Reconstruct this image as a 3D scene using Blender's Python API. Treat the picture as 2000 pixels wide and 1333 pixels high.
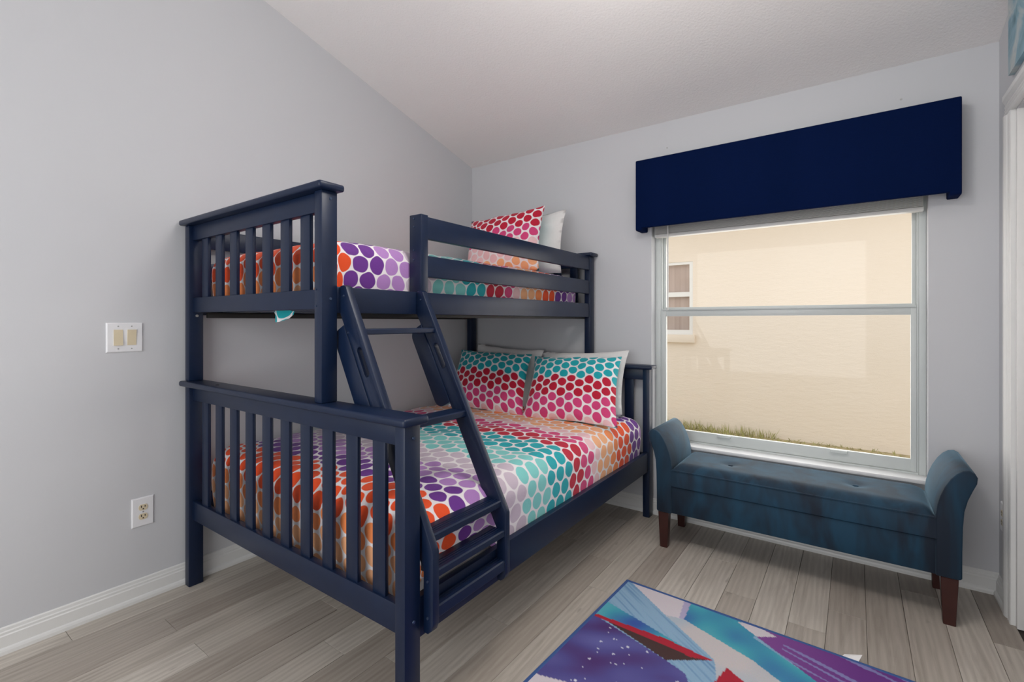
import bpy, bmesh, math, random
from mathutils import Vector, Matrix, noise
random.seed(7)
S = bpy.context.scene
C = S.collection
for o in list(bpy.data.objects): bpy.data.objects.remove(o)
PI = math.pi

# ------------------------------------------------------------------ camera
FPX, HORIZON = 938.6, 628.0
YAW = math.atan(670 / 938.6)
cam_d = bpy.data.cameras.new('camera')
cam_d.sensor_width = 36; cam_d.lens = 36 * FPX / 2000
cam_d.shift_y = -(666.5 - HORIZON) / 2000
cam_d.clip_start = 0.05
cam = bpy.data.objects.new('camera', cam_d); C.objects.link(cam)
cam.location = (2.495, -2.96, 1.2); cam.rotation_euler = (PI / 2, 0, YAW)
S.camera = cam

# ------------------------------------------------------------------ world and light
w = bpy.data.worlds.new('overcast_sky'); S.world = w; w.use_nodes = True
w.node_tree.nodes['Background'].inputs[0].default_value = (0.98, 0.985, 1.0, 1)
w.node_tree.nodes['Background'].inputs[1].default_value = 1.40

def area(name, loc, rot, sx, sy, power, col=(1, 1, 1), shape='RECTANGLE'):
    l = bpy.data.lights.new(name, 'AREA'); l.shape = shape; l.size = sx; l.size_y = sy
    l.energy = power; l.color = col
    o = bpy.data.objects.new(name, l); C.objects.link(o); o.location = loc; o.rotation_euler = rot
    return o
# fill light added behind the camera to brighten the room; no window is seen there
area('rear_fill_light', (1.60, -4.17, 1.35), (PI / 2, 0, 0), 2.0, 1.7, 26, (0.98, 0.99, 1.0))
# daylight entering by the window in the picture
area('window_daylight', (2.115, 0.16, 1.1), (-PI / 2, 0, 0), 1.2, 1.2, 9, (1.0, 0.98, 0.95))

vs = S.view_settings
vs.view_transform = 'Standard'; vs.look = 'None'; vs.exposure = 0.0; vs.gamma = 1.0
vs.use_curve_mapping = False

# ------------------------------------------------------------------ helpers
WLOC = {}
def link(o, parent=None, world=(0, 0, 0)):
    C.objects.link(o)
    world = Vector(world); WLOC[o.name] = world
    if parent is not None:
        o.parent = parent; o.location = world - WLOC[parent.name]
    else:
        o.location = world
    return o

def tag(o, label=None, cat=None, group=None, kind=None):
    if label: o['label'] = label
    if cat: o['category'] = cat
    if group: o['group'] = group
    if kind: o['kind'] = kind
    return o

def empty(name, loc, parent=None):
    o = bpy.data.objects.new(name, None); o.empty_display_size = 0.1
    return link(o, parent, loc)

def finish(name, bm, mat, parent=None, smooth=False, origin=None, angle=40):
    """bm in world coordinates -> one mesh object whose origin sits at the base of its bounds"""
    bmesh.ops.recalc_face_normals(bm, faces=bm.faces)
    vs_ = [v.co for v in bm.verts]
    if origin is None:
        lo = [min(c[i] for c in vs_) for i in range(3)]; hi = [max(c[i] for c in vs_) for i in range(3)]
        origin = ((lo[0] + hi[0]) / 2, (lo[1] + hi[1]) / 2, lo[2])
    origin = Vector(origin)
    bmesh.ops.translate(bm, verts=bm.verts, vec=-origin)
    me = bpy.data.meshes.new(name); bm.to_mesh(me); bm.free()
    for m in (mat if isinstance(mat, (list, tuple)) else [mat]): me.materials.append(m)
    if smooth:
        for p in me.polygons: p.use_smooth = True
        if hasattr(me, 'set_sharp_from_angle'): me.set_sharp_from_angle(angle=math.radians(angle))
    return link(bpy.data.objects.new(name, me), parent, origin)

def add_box(bm, x0, x1, y0, y1, z0, z1, bev=0.0, seg=2):
    r = bmesh.ops.create_cube(bm, size=1.0)
    M = Matrix.Translation(((x0 + x1) / 2, (y0 + y1) / 2, (z0 + z1) / 2)) @ Matrix.Diagonal((x1 - x0, y1 - y0, z1 - z0, 1))
    bmesh.ops.transform(bm, matrix=M, verts=r['verts'])
    if bev > 0:
        vset = set(r['verts'])
        es = [e for e in bm.edges if e.verts[0] in vset and e.verts[1] in vset]
        bmesh.ops.bevel(bm, geom=es, offset=bev, segments=seg, profile=0.5, affect='EDGES', clamp_overlap=True)

def box(name, x0, x1, y0, y1, z0, z1, mat, parent=None, bev=0.003, seg=2):
    bm = bmesh.new(); add_box(bm, x0, x1, y0, y1, z0, z1, bev, seg)
    return finish(name, bm, mat, parent, smooth=bev > 0)

def boxes(name, lst, mat, parent=None, bev=0.003):
    bm = bmesh.new()
    for b in lst: add_box(bm, *b, bev)
    return finish(name, bm, mat, parent, smooth=bev > 0)

def prism(name, pts, axis, a0, a1, mat, parent=None, bev=0.0, holes=(), smooth=True, angle=40):
    """polygon in two axes extruded along the third; axis 'y': pts are (x,z); 'x': (y,z); 'z': (x,y)"""
    bm = bmesh.new()
    def P(p, a):
        return {'y': (p[0], a, p[1]), 'x': (a, p[0], p[1]), 'z': (p[0], p[1], a)}[axis]
    edges = []
    for loop in [pts] + list(holes):
        vv = [bm.verts.new(P(p, a0)) for p in loop]
        edges += [bm.edges.new((vv[i], vv[(i + 1) % len(vv)])) for i in range(len(vv))]
    if holes:
        bmesh.ops.triangle_fill(bm, use_beauty=True, use_dissolve=False, edges=edges)
    else:
        bm.faces.new([v for v in bm.verts])
    border = [e for e in bm.edges if len(e.link_faces) == 1]
    r = bmesh.ops.extrude_face_region(bm, geom=list(bm.faces))
    d = Vector(P((0, 0), a1)) - Vector(P((0, 0), a0))
    bmesh.ops.translate(bm, verts=[g for g in r['geom'] if isinstance(g, bmesh.types.BMVert)], vec=d)
    if bev > 0:
        bmesh.ops.recalc_face_normals(bm, faces=bm.faces)
        es = [e for e in bm.edges if len(e.link_faces) == 2 and e.calc_face_angle(0) > 0.9]
        bmesh.ops.bevel(bm, geom=es, offset=bev, segments=2, profile=0.5, affect='EDGES', clamp_overlap=True)
    return finish(name, bm, mat, parent, smooth=smooth, angle=angle)

def add_cyl(bm, p, q, r0, r1=None, n=14):
    p, q = Vector(p), Vector(q); r1 = r0 if r1 is None else r1
    d = q - p
    r = bmesh.ops.create_cone(bm, cap_ends=True, segments=n, radius1=r0, radius2=r1, depth=d.length)
    M = Matrix.Translation((p + q) / 2) @ d.to_track_quat('Z', 'Y').to_matrix().to_4x4()
    bmesh.ops.transform(bm, matrix=M, verts=r['verts'])

def cyl(name, p, q, r0, mat, parent=None, r1=None, n=14):
    bm = bmesh.new(); add_cyl(bm, p, q, r0, r1, n)
    return finish(name, bm, mat, parent, smooth=True)

def bolt(p, nrm, mat, parent, r=0.0055):
    p, nrm = Vector(p), Vector(nrm)
    bm = bmesh.new(); add_cyl(bm, p - nrm * 0.001, p + nrm * 0.003, r, r * 0.8, 12)
    add_cyl(bm, p + nrm * 0.002, p + nrm * 0.0035, r * 0.45, r * 0.45, 6)
    return finish('bolt', bm, mat, parent, smooth=True)

# ------------------------------------------------------------------ materials
def lin(r, g, b):
    f = lambda c: (c / 255 / 12.92) if c / 255 <= 0.04045 else ((c / 255 + 0.055) / 1.055) ** 2.4
    return (f(r), f(g), f(b), 1)

class NT:
    def __init__(s, name):
        s.m = bpy.data.materials.new(name); s.m.use_nodes = True
        s.t = s.m.node_tree; s.b = s.t.nodes['Principled BSDF']
    def n(s, typ, **kw):
        nd = s.t.nodes.new(typ)
        for k, v in kw.items(): setattr(nd, k, v)
        return nd
    def l(s, a, b): s.t.links.new(a, b)
    def val(s, sock, v):
        if hasattr(v, 'links') or isinstance(v, bpy.types.NodeSocket): s.l(v, sock)
        else: sock.default_value = v
    def math(s, op, a, b=None, c=None):
        nd = s.n('ShaderNodeMath', operation=op)
        s.val(nd.inputs[0], a)
        if b is not None: s.val(nd.inputs[1], b)
        if c is not None: s.val(nd.inputs[2], c)
        return nd.outputs[0]
    def mix(s, f, a, b):
        nd = s.n('ShaderNodeMix', data_type='RGBA')
        s.val(nd.inputs[0], f); s.val(nd.inputs[6], a); s.val(nd.inputs[7], b)
        return nd.outputs[2]
    def noise(s, vec=None, scale=5.0, detail=3.0, rough=0.55, dist=0.0):
        nd = s.n('ShaderNodeTexNoise'); nd.inputs['Scale'].default_value = scale
        nd.inputs['Detail'].default_value = detail; nd.inputs['Roughness'].default_value = rough
        nd.inputs['Distortion'].default_value = dist
        if vec is not None: s.l(vec, nd.inputs['Vector'])
        return nd
    def mapping(s, vec, scale=(1, 1, 1), loc=(0, 0, 0)):
        nd = s.n('ShaderNodeMapping'); s.l(vec, nd.inputs[0])
        nd.inputs['Scale'].default_value = scale; nd.inputs['Location'].default_value = loc
        return nd.outputs[0]
    def ramp(s, f, stops, mode='LINEAR'):
        nd = s.n('ShaderNodeValToRGB'); cr = nd.color_ramp; cr.interpolation = mode
        while len(cr.elements) < len(stops): cr.elements.new(0.5)
        for e, (p, c) in zip(cr.elements, stops): e.position = p; e.color = c
        s.val(nd.inputs[0], f)
        return nd.outputs[0]
    def bump(s, h, strength=0.2, dist=0.002):
        nd = s.n('ShaderNodeBump'); nd.inputs['Strength'].default_value = strength
        nd.inputs['Distance'].default_value = dist; s.l(h, nd.inputs['Height'])
        s.l(nd.outputs[0], s.b.inputs['Normal'])
    def base(s, v): s.val(s.b.inputs['Base Color'], v)
    def rough(s, v): s.val(s.b.inputs['Roughness'], v)
    def geo(s): return s.n('ShaderNodeNewGeometry').outputs['Position']
    def objc(s): return s.n('ShaderNodeTexCoord').outputs['Object']
    def uv(s): return s.n('ShaderNodeTexCoord').outputs['UV']

def plain(name, col, rough=0.5, metal=0.0, spec=None, var=0.04, nscale=30, bump=0.0):
    t = NT(name)
    n = t.noise(t.objc(), nscale, 3)
    c2 = tuple(min(1, c * (1 + var * 2)) for c in col[:3]) + (1,); c1 = tuple(c * (1 - var * 2) for c in col[:3]) + (1,)
    t.base(t.mix(n.outputs[0], c1, c2)); t.rough(rough); t.b.inputs['Metallic'].default_value = metal
    if spec is not None: t.b.inputs['Specular IOR Level'].default_value = spec
    if bump: t.bump(n.outputs[0], bump, 0.001)
    return t.m

def wall_mat(name, col, bstr, scale, dist=0.0015):
    t = NT(name); g = t.geo()
    n = t.noise(g, scale, 4, 0.6); big = t.noise(g, 1.3, 2)
    c1 = tuple(c * 0.985 for c in col[:3]) + (1,)
    t.base(t.mix(big.outputs[0], c1, col)); t.rough(0.62); t.b.inputs['Specular IOR Level'].default_value = 0.3
    t.bump(n.outputs[0], bstr, dist)
    return t.m

M = {}
M['wall'] = wall_mat('wall_paint_cool_grey', lin(207, 208, 211), 0.15, 160)
M['ceil'] = wall_mat('ceiling_texture_white', lin(243, 240, 238), 0.55, 95, 0.004)
M['trim'] = plain('trim_white_semigloss', lin(228, 228, 226), 0.35, var=0.01)
M['sill'] = plain('sill_white_marble', lin(240, 240, 240), 0.25, var=0.03, nscale=9)
M['vinyl'] = plain('window_vinyl_grey_white', lin(205, 210, 208), 0.4, var=0.01)
M['navy'] = None
def navy():
    t = NT('bed_navy_paint'); o = t.objc()
    n = t.noise(t.mapping(o, (14, 14, 14)), 1.0, 4)
    t.base(t.mix(n.outputs[0], lin(9, 25, 51), lin(15, 33, 62)))
    t.rough(0.38); t.b.inputs['Specular IOR Level'].default_value = 0.4
    t.bump(t.noise(t.geo(), 220, 2).outputs[0], 0.05, 0.0006)
    return t.m
M['navy'] = navy()
M['bolt'] = plain('bolt_dark_steel', lin(82, 96, 122), 0.3, metal=0.7)
M['steel'] = plain('screw_steel', lin(190, 190, 188), 0.3, metal=0.8)
M['black'] = plain('dark_slot', lin(28, 26, 24), 0.6)
M['plate'] = plain('switch_plate_white', lin(236, 236, 238), 0.3, var=0.01)
M['almond'] = plain('switch_almond', lin(222, 208, 178), 0.35, var=0.02)
M['white_cloth'] = plain('white_cotton', lin(232, 230, 228), 0.85, var=0.02, nscale=60, bump=0.2)
M['legwood'] = plain('leg_dark_cherry', lin(58, 24, 20), 0.35, var=0.15, nscale=22)
M['cord'] = plain('blind_plastic_white', lin(225, 224, 220), 0.4, var=0.01)

def velvet():
    t = NT('bench_teal_velvet'); g = t.geo()
    n = t.noise(t.mapping(g, (7, 7, 2.2)), 1.0, 3, 0.6, 0.6)
    f = t.ramp(n.outputs[0], [(0.36, (0, 0, 0, 1)), (0.62, (1, 1, 1, 1))])
    t.base(t.mix(f, lin(4, 24, 42), lin(9, 58, 82)))
    t.rough(0.75)
    t.b.inputs['Sheen Weight'].default_value = 0.65; t.b.inputs['Sheen Roughness'].default_value = 0.3
    t.b.inputs['Sheen Tint'].default_value = lin(150, 185, 205)
    t.bump(t.noise(g, 400, 2).outputs[0], 0.1, 0.0008)
    return t.m
M['velvet'] = velvet()

def valance_cloth():
    t = NT('valance_navy_slub'); g = t.geo()
    a = t.noise(t.mapping(g, (30, 30, 700)), 1.0, 3); b = t.noise(t.mapping(g, (700, 700, 30)), 1.0, 3)
    s = t.noise(t.mapping(g, (5.5, 5.5, 0.05)), 1.0, 1)
    f = t.math('ADD', t.math('MULTIPLY', a.outputs[0], 0.5), t.math('MULTIPLY', b.outputs[0], 0.5))
    c = t.mix(f, lin(2, 12, 40), lin(8, 28, 70))
    t.base(t.mix(t.math('MULTIPLY', s.outputs[0], 0.35), c, lin(15, 30, 76)))
    t.rough(0.9); t.b.inputs['Specular IOR Level'].default_value = 0.05; t.bump(f, 0.3, 0.001)
    return t.m
M['valance'] = valance_cloth()

def plank_mat():
    t = NT('floor_grey_oak_laminate'); g = t.geo()
    rnd = t.n('ShaderNodeObjectInfo').outputs['Random']
    off = t.n('ShaderNodeCombineXYZ')
    t.l(t.math('MULTIPLY', rnd, 37.0), off.inputs[0]); t.l(t.math('MULTIPLY', rnd, 91.0), off.inputs[1])
    add = t.n('ShaderNodeVectorMath', operation='ADD'); t.l(g, add.inputs[0]); t.l(off.outputs[0], add.inputs[1])
    v = add.outputs[0]
    grain = t.noise(t.mapping(v, (30, 1.8, 1)), 1.0, 6, 0.66, 1.1)
    fine = t.noise(t.mapping(v, (210, 7, 1)), 1.0, 3, 0.6)
    cloud = t.noise(t.mapping(v, (5, 1.5, 1)), 1.0, 2)
    # cathedral figure and dark knots
    wv = t.n('ShaderNodeTexWave', wave_type='RINGS', rings_direction='Z')
    t.l(t.mapping(v, (9.0, 0.9, 1)), wv.inputs['Vector'])
    wv.inputs['Scale'].default_value = 1.6; wv.inputs['Distortion'].default_value = 7; wv.inputs['Detail'].default_value = 3
    knot = t.noise(t.mapping(v, (17, 5, 1)), 1.0, 2)
    kf = t.ramp(knot.outputs[0], [(0.70, (0, 0, 0, 1)), (0.80, (1, 1, 1, 1))])
    tone = t.ramp(rnd, [(0.0, lin(166, 156, 146)), (0.5, lin(200, 192, 181)), (1.0, lin(220, 213, 203))])
    g1 = t.ramp(grain.outputs[0], [(0.30, (0.50, 0.47, 0.44, 1)), (0.54, (1, 1, 1, 1)), (0.75, (1.0, 1.0, 1.0, 1))])
    mu = t.n('ShaderNodeMix', data_type='RGBA', blend_type='MULTIPLY'); mu.inputs[0].default_value = 0.6
    t.l(tone, mu.inputs[6]); t.l(g1, mu.inputs[7])
    c = mu.outputs[2]
    c = t.mix(t.math('MULTIPLY', fine.outputs[0], 0.22), c, lin(142, 133, 123))
    c = t.mix(t.math('MULTIPLY', wv.outputs[0], 0.20), c, lin(112, 100, 88))
    c = t.mix(t.math('MULTIPLY', cloud.outputs[0], 0.25), c, lin(174, 165, 154))
    c = t.mix(t.math('MULTIPLY', kf, 0.65), c, lin(92, 81, 70))
    t.base(c); t.rough(t.math('MULTIPLY_ADD', grain.outputs[0], 0.2, 0.34))
    t.b.inputs['Specular IOR Level'].default_value = 0.4
    t.bump(grain.outputs[0], 0.12, 0.0008)
    return t.m
M['plank'] = plank_mat()
M['subfloor'] = plain('floor_joint_dark', lin(58, 52, 47), 0.8)

def stucco():
    t = NT('neighbour_cream_stucco'); g = t.geo()
    n = t.noise(t.mapping(g, (9, 9, 26)), 1.0, 6, 0.65); b = t.noise(g, 0.8, 2)
    t.base(t.mix(b.outputs[0], lin(247, 232, 213), lin(251, 239, 223))); t.rough(0.9)
    t.bump(n.outputs[0], 0.45, 0.012)
    return t.m
M['stucco'] = stucco()
M['ext_white'] = plain('exterior_white_frame', lin(245, 244, 240), 0.5, var=0.01)
M['curtain'] = None
def curtain():
    t = NT('neighbour_curtain'); g = t.geo()
    n = t.noise(t.mapping(g, (26, 1, 0.6)), 1.0, 2)
    t.base(t.mix(n.outputs[0], lin(178, 152, 138), lin(226, 208, 196))); t.rough(0.8)
    return t.m
M['curtain'] = curtain()
def lawn():
    t = NT('lawn_ground'); g = t.geo(); n = t.noise(g, 14, 5)
    t.base(t.ramp(n.outputs[0], [(0.3, lin(150, 136, 100)), (0.55, lin(186, 172, 132)), (0.75, lin(206, 188, 152))])); t.rough(0.95)
    t.bump(n.outputs[0], 0.6, 0.02)
    return t.m
M['lawn'] = lawn()
M['blade'] = plain('grass_blade', lin(176, 172, 108), 0.8, var=0.15, nscale=4)

def glass():
    t = NT('window_glass'); nt = t.t
    tr = t.n('ShaderNodeBsdfTransparent'); gl = t.n('ShaderNodeBsdfGlossy'); gl.inputs['Roughness'].default_value = 0.02
    fr = t.n('ShaderNodeFresnel'); fr.inputs[0].default_value = 1.45
    mx = t.n('ShaderNodeMixShader'); t.l(t.math('MULTIPLY', fr.outputs[0], 0.3), mx.inputs[0])
    t.l(tr.outputs[0], mx.inputs[1]); t.l(gl.outputs[0], mx.inputs[2])
    t.l(mx.outputs[0], nt.nodes['Material Output'].inputs[0])
    return t.m
M['glass'] = glass()
def screen():
    t = NT('insect_screen'); nt = t.t
    tr = t.n('ShaderNodeBsdfTransparent'); df = t.n('ShaderNodeBsdfDiffuse'); df.inputs[0].default_value = lin(110, 110, 108)
    mx = t.n('ShaderNodeMixShader'); mx.inputs[0].default_value = 0.07
    t.l(tr.outputs[0], mx.inputs[1]); t.l(df.outputs[0], mx.inputs[2])
    t.l(mx.outputs[0], nt.nodes['Material Output'].inputs[0])
    return t.m
M['screen'] = screen()

# printed dots: hexagonal rows of discs whose colour follows the row
PUR, LIL, MAU, LTE, TEA, CRI, PNK, PPK, PEA, LOR, ORA = (lin(104, 42, 140), lin(178, 130, 196), lin(206, 190, 204), lin(128, 208, 204), lin(0, 166, 176),
    lin(190, 0, 48), lin(214, 62, 122), lin(238, 196, 200), lin(244, 178, 130), lin(244, 140, 78), lin(238, 78, 18))
def dots(name, v0, period, stops, A=0.124, B=0.075, R=0.0325, back=lin(240, 234, 236), warp=0.010):
    t = NT(name)
    uv0 = t.uv()
    nz = t.noise(t.mapping(uv0, (9, 9, 9)), 1.0, 2)
    sub = t.n('ShaderNodeVectorMath', operation='SUBTRACT'); t.l(nz.outputs['Color'], sub.inputs[0]); sub.inputs[1].default_value = (0.5, 0.5, 0.5)
    sc = t.n('ShaderNodeVectorMath', operation='SCALE'); t.l(sub.outputs[0], sc.inputs[0]); sc.inputs['Scale'].default_value = warp * 2.5
    ad = t.n('ShaderNodeVectorMath', operation='ADD'); t.l(uv0, ad.inputs[0]); t.l(sc.outputs[0], ad.inputs[1])
    sp = t.n('ShaderNodeSeparateXYZ'); t.l(ad.outputs[0], sp.inputs[0])
    U, V = sp.outputs[0], sp.outputs[1]
    def lat(ou, ov):
        cu = t.math('MULTIPLY', t.math('ROUND', t.math('DIVIDE', t.math('SUBTRACT', U, ou), A)), A)
        cv = t.math('ADD', t.math('MULTIPLY', t.math('ROUND', t.math('DIVIDE', t.math('SUBTRACT', V, ov), B)), B), ov)
        du = t.math('SUBTRACT', t.math('SUBTRACT', U, ou), cu); dv = t.math('SUBTRACT', V, cv)
        return t.math('SQRT', t.math('ADD', t.math('POWER', du, 2.0), t.math('POWER', dv, 2.0))), cv
    dA, cA = lat(0, 0); dB, cB = lat(A / 2, B / 2)
    pick = t.math('LESS_THAN', dB, dA)
    d = t.math('MINIMUM', dA, dB)
    cv = t.math('ADD', cA, t.math('MULTIPLY', pick, t.math('SUBTRACT', cB, cA)))
    mr = t.n('ShaderNodeMapRange'); t.l(d, mr.inputs[0])
    mr.inputs[1].default_value = R - 0.0012; mr.inputs[2].default_value = R + 0.0012
    mr.inputs[3].default_value = 1; mr.inputs[4].default_value = 0
    f = t.math('FRACT', t.math('DIVIDE', t.math('SUBTRACT', cv, v0), period))
    col = t.ramp(f, [(p / period, c) for p, c in stops], 'CONSTANT')
    t.base(t.mix(mr.outputs[0], back, col))
    t.rough(0.78); t.b.inputs['Sheen Weight'].default_value = 0.1
    wr = t.noise(t.mapping(uv0, (16, 16, 16)), 1.0, 4, 0.6, 0.8)
    t.bump(wr.outputs[0], 0.25, 0.008)
    return t.m
DUVET_STOPS = [(0, PUR), (0.13, LIL), (0.28, MAU), (0.42, LTE), (0.62, TEA), (0.79, CRI), (0.91, PNK), (1.02, PPK), (1.10, PEA), (1.25, LOR), (1.34, ORA)]
M['duvet_low'] = dots('duvet_dots_lower', -1.83, 1.52, DUVET_STOPS)
M['duvet_up'] = dots('duvet_dots_upper', -1.88, 1.50, DUVET_STOPS, R=0.034)
# pillow: v is height above the lower edge
M['pillow'] = dots('pillow_dots', 0.0, 1.0, [(0, PPK), (0.03, PNK), (0.14, CRI), (0.285, TEA)], A=0.113, B=0.066, R=0.0282, warp=0.003)
M['pillow_up'] = dots('pillow_dots_upper', 0.0, 1.0, [(0, PEA), (0.09, PPK), (0.20, PNK), (0.31, CRI)], A=0.113, B=0.066, R=0.0285, warp=0.003)
M['teal_cloth'] = plain('pillow_back_teal', lin(0, 168, 182), 0.8, var=0.03, nscale=40)

# ------------------------------------------------------------------ room shell
XL, XR, YR = -0.012, 3.01, -4.2
def ceil_z(y): return 2.43 - 0.265 * y
OX0, OX1, OZ0, OZ1 = 1.456, 2.774, 0.44, 1.90      # window opening
TW = 0.14
fl = box('floor', XL - 0.1, XR + 0.1, YR - 0.1, 0.1, -0.08, -0.008, M['subfloor'], bev=0)
tag(fl, 'grey oak plank floor of the bedroom', kind='structure')
# planks run from the window wall towards the viewer
PW, GAP = 0.1278, 0.0012
known = {-1: -2.45, 1: -2.197, 3: -2.19, 9: -1.425, 10: -0.72, 11: -0.985, 15: -0.67}
s0 = 0.1036
k = -1
while s0 + k * PW < XR:
    xa = max(s0 + k * PW, XL); xb = min(s0 + (k + 1) * PW, XR)
    base = known.get(k, -random.uniform(0.15, 1.2))
    ys = [0.0]
    cuts = sorted([base + j * 1.22 for j in range(-5, 6)], reverse=True)
    cuts = [c for c in cuts if YR + 0.05 < c < -0.05]
    edges_ = [0.0] + cuts + [YR]
    for a, b in zip(edges_[:-1], edges_[1:]):
        box('plank', xa + GAP / 2, xb - GAP / 2, b + GAP / 2, a - GAP / 2, -0.008, 0.0, M['plank'], fl, bev=0.0008, seg=1)
    k += 1

def slope_wall(name, x0, x1):
    return prism(name, [(YR - 0.1, -0.05), (TW, -0.05), (TW, ceil_z(TW)), (YR - 0.1, ceil_z(YR - 0.1))], 'x', x0, x1, M['wall'], smooth=False)
tag(slope_wall('wall_left', XL - 0.12, XL), 'cool grey side wall with sloping top behind the bunk bed', kind='structure')
# right wall with a doorway
DY1, DZ = -0.275, 2.03           # doorway starts here
rw = bmesh.new()
def add_prism_x(bm, pts, x0, x1):
    a = [bm.verts.new((x0, p[0], p[1])) for p in pts]; b = [bm.verts.new((x1, p[0], p[1])) for p in pts]
    bm.faces.new(a); bm.faces.new(b[::-1])
    for i in range(len(pts)):
        j = (i + 1) % len(pts); bm.faces.new((a[i], b[i], b[j], a[j]))
add_prism_x(rw, [(DY1, -0.05), (TW, -0.05), (TW, ceil_z(TW)), (DY1, ceil_z(DY1))], XR, XR + 0.12)
add_prism_x(rw, [(DY1 - 0.78, DZ), (DY1, DZ), (DY1, ceil_z(DY1)), (DY1 - 0.78, ceil_z(DY1 - 0.78))], XR, XR + 0.12)
add_prism_x(rw, [(YR - 0.1, -0.05), (DY1 - 0.78, -0.05), (DY1 - 0.78, ceil_z(DY1 - 0.78)), (YR - 0.1, ceil_z(YR - 0.1))], XR, XR + 0.12)
tag(finish('wall_right', rw, M['wall']), 'cool grey side wall with the doorway', kind='structure')
tag(boxes('wall_back', [(XL - 0.1, OX0, 0, TW, -0.05, 2.6), (OX1, XR + 0.1, 0, TW, -0.05, 2.6),
                        (OX0, OX1, 0, TW, -0.05, OZ0), (OX0, OX1, 0, TW, OZ1, 2.6)], M['wall'], bev=0), 'cool grey wall holding the window', kind='structure')
tag(boxes('wall_front', [(XL - 0.1, 0.38, YR - 0.1, YR, -0.05, 3.7), (2.62, XR + 0.1, YR - 0.1, YR, -0.05, 3.7), (0.38, 2.62, YR - 0.1, YR, -0.05, 0.48), (0.38, 2.62, YR - 0.1, YR, 2.22, 3.7)], M['wall'], bev=0), 'cool grey wall behind the viewer', kind='structure')  # opening added along with the rear fill light
tag(prism('ceiling', [(YR - 0.1, ceil_z(YR - 0.1)), (TW, ceil_z(TW)), (TW, ceil_z(TW) + 0.1), (YR - 0.1, ceil_z(YR - 0.1) + 0.1)], 'x', XL - 0.12, XR + 0.12, M['ceil'], smooth=False),
    'white textured sloping ceiling', kind='structure')

# baseboards, profiled
BP = [(0, 0), (0.021, 0), (0.021, 0.012), (0.018, 0.02), (0.013, 0.024), (0.013, 0.064), (0.010, 0.068), (0.010, 0.076), (0.007, 0.080), (0.006, 0.090), (0.003, 0.094), (0, 0.094)]
def baseboard(name, axis, wallpos, sgn, a0, a1):
    return tag(prism(name, [(wallpos + sgn * d, z) for d, z in BP], axis, a0, a1, M['trim'], smooth=False), 'white moulded baseboard', kind='structure')
baseboard('baseboard_left', 'y', XL, 1, YR, -0.021)
baseboard('baseboard_back', 'x', 0, -1, XL, XR)
baseboard('baseboard_right', 'y', XR, -1, -0.178, -0.021)
# door casing and door
tr = empty('trim_1', (XR, DY1, 0)); tag(tr, 'white fluted door casing', kind='structure')
CP = [(0, 0), (0.014, 0), (0.017, 0.006), (0.017, 0.014), (0.013, 0.018), (0.016, 0.024), (0.013, 0.032), (0.016, 0.040), (0.013, 0.048), (0.018, 0.056), (0.022, 0.066), (0.022, 0.085), (0.018, 0.092), (0, 0.092)]
prism('casing_upright', [(XR - d, DY1 + 0.006 + s) for d, s in CP], 'z', 0, DZ + 0.006, M['trim'], tr, smooth=False)
prism('casing_head', [(XR - d, DZ + 0.006 + s) for d, s in CP], 'y', DY1 - 0.87, DY1 + 0.098, M['trim'], tr, smooth=False)
box('door_jamb', XR - 0.001, XR + 0.12, DY1 - 0.018, DY1, 0, DZ, M['trim'], tr, bev=0.001)
box('door_jamb', XR - 0.001, XR + 0.12, DY1 - 0.78, DY1 - 0.762, 0, DZ, M['trim'], tr, bev=0.001)
dr = empty('door_1', (XR + 0.06, DY1 - 0.4, 0.0)); tag(dr, 'off-white panel door in the doorway', kind='structure')
box('door_leaf', XR + 0.03, XR + 0.065, DY1 - 0.76, DY1 - 0.022, 0.012, DZ - 0.005, plain('door_greige', lin(196, 190, 184), 0.5, var=0.01), dr)
bm = bmesh.new(); add_cyl(bm, (XR + 0.0, DY1 - 0.70, 0.95), (XR + 0.03, DY1 - 0.70, 0.95), 0.012); add_cyl(bm, (XR - 0.035, DY1 - 0.70, 0.95), (XR + 0.0, DY1 - 0.70, 0.95), 0.022, 0.027)
finish('door_knob', bm, M['steel'], dr, smooth=True)

# ------------------------------------------------------------------ window
win = empty('window_1', ((OX0 + OX1) / 2, 0.08, OZ0)); tag(win, 'white single hung window', kind='structure')
SZ = 0.457
box('window_sill', OX0 - 0.004, OX1 + 0.004, -0.022, 0.075, SZ - 0.02, SZ, M['sill'], win, bev=0.004)
FY0, FY1 = 0.075, 0.135
boxes('window_frame', [(OX0, 1.490, FY0, FY1, SZ - 0.015, OZ1), (2.746, OX1, FY0, FY1, SZ - 0.015, OZ1), (1.49, 2.746, FY0, FY1, OZ1 - 0.05, OZ1), (1.49, 2.746, FY0, FY1, SZ - 0.015, SZ + 0.008)], M['vinyl'], win)
box('jamb_track', 1.490, 1.497, 0.082, 0.128, SZ, OZ1 - 0.05, M['vinyl'], win, bev=0.001)
box('jamb_track', 2.739, 2.746, 0.082, 0.128, SZ, OZ1 - 0.05, M['vinyl'], win, bev=0.001)
us = boxes('upper_sash', [(1.4975, 1.513, 0.108, 0.127, 1.250, 1.85), (2.7225, 2.7385, 0.108, 0.127, 1.250, 1.85), (1.511, 2.7245, 0.1085, 0.1265, 1.252, 1.288), (1.511, 2.7245, 0.1085, 0.1265, 1.765, 1.849)], M['vinyl'], win, bev=0.001)
box('pane', 1.508, 2.730, 0.117, 0.120, 1.283, 1.772, M['glass'], us, bev=0)
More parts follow.
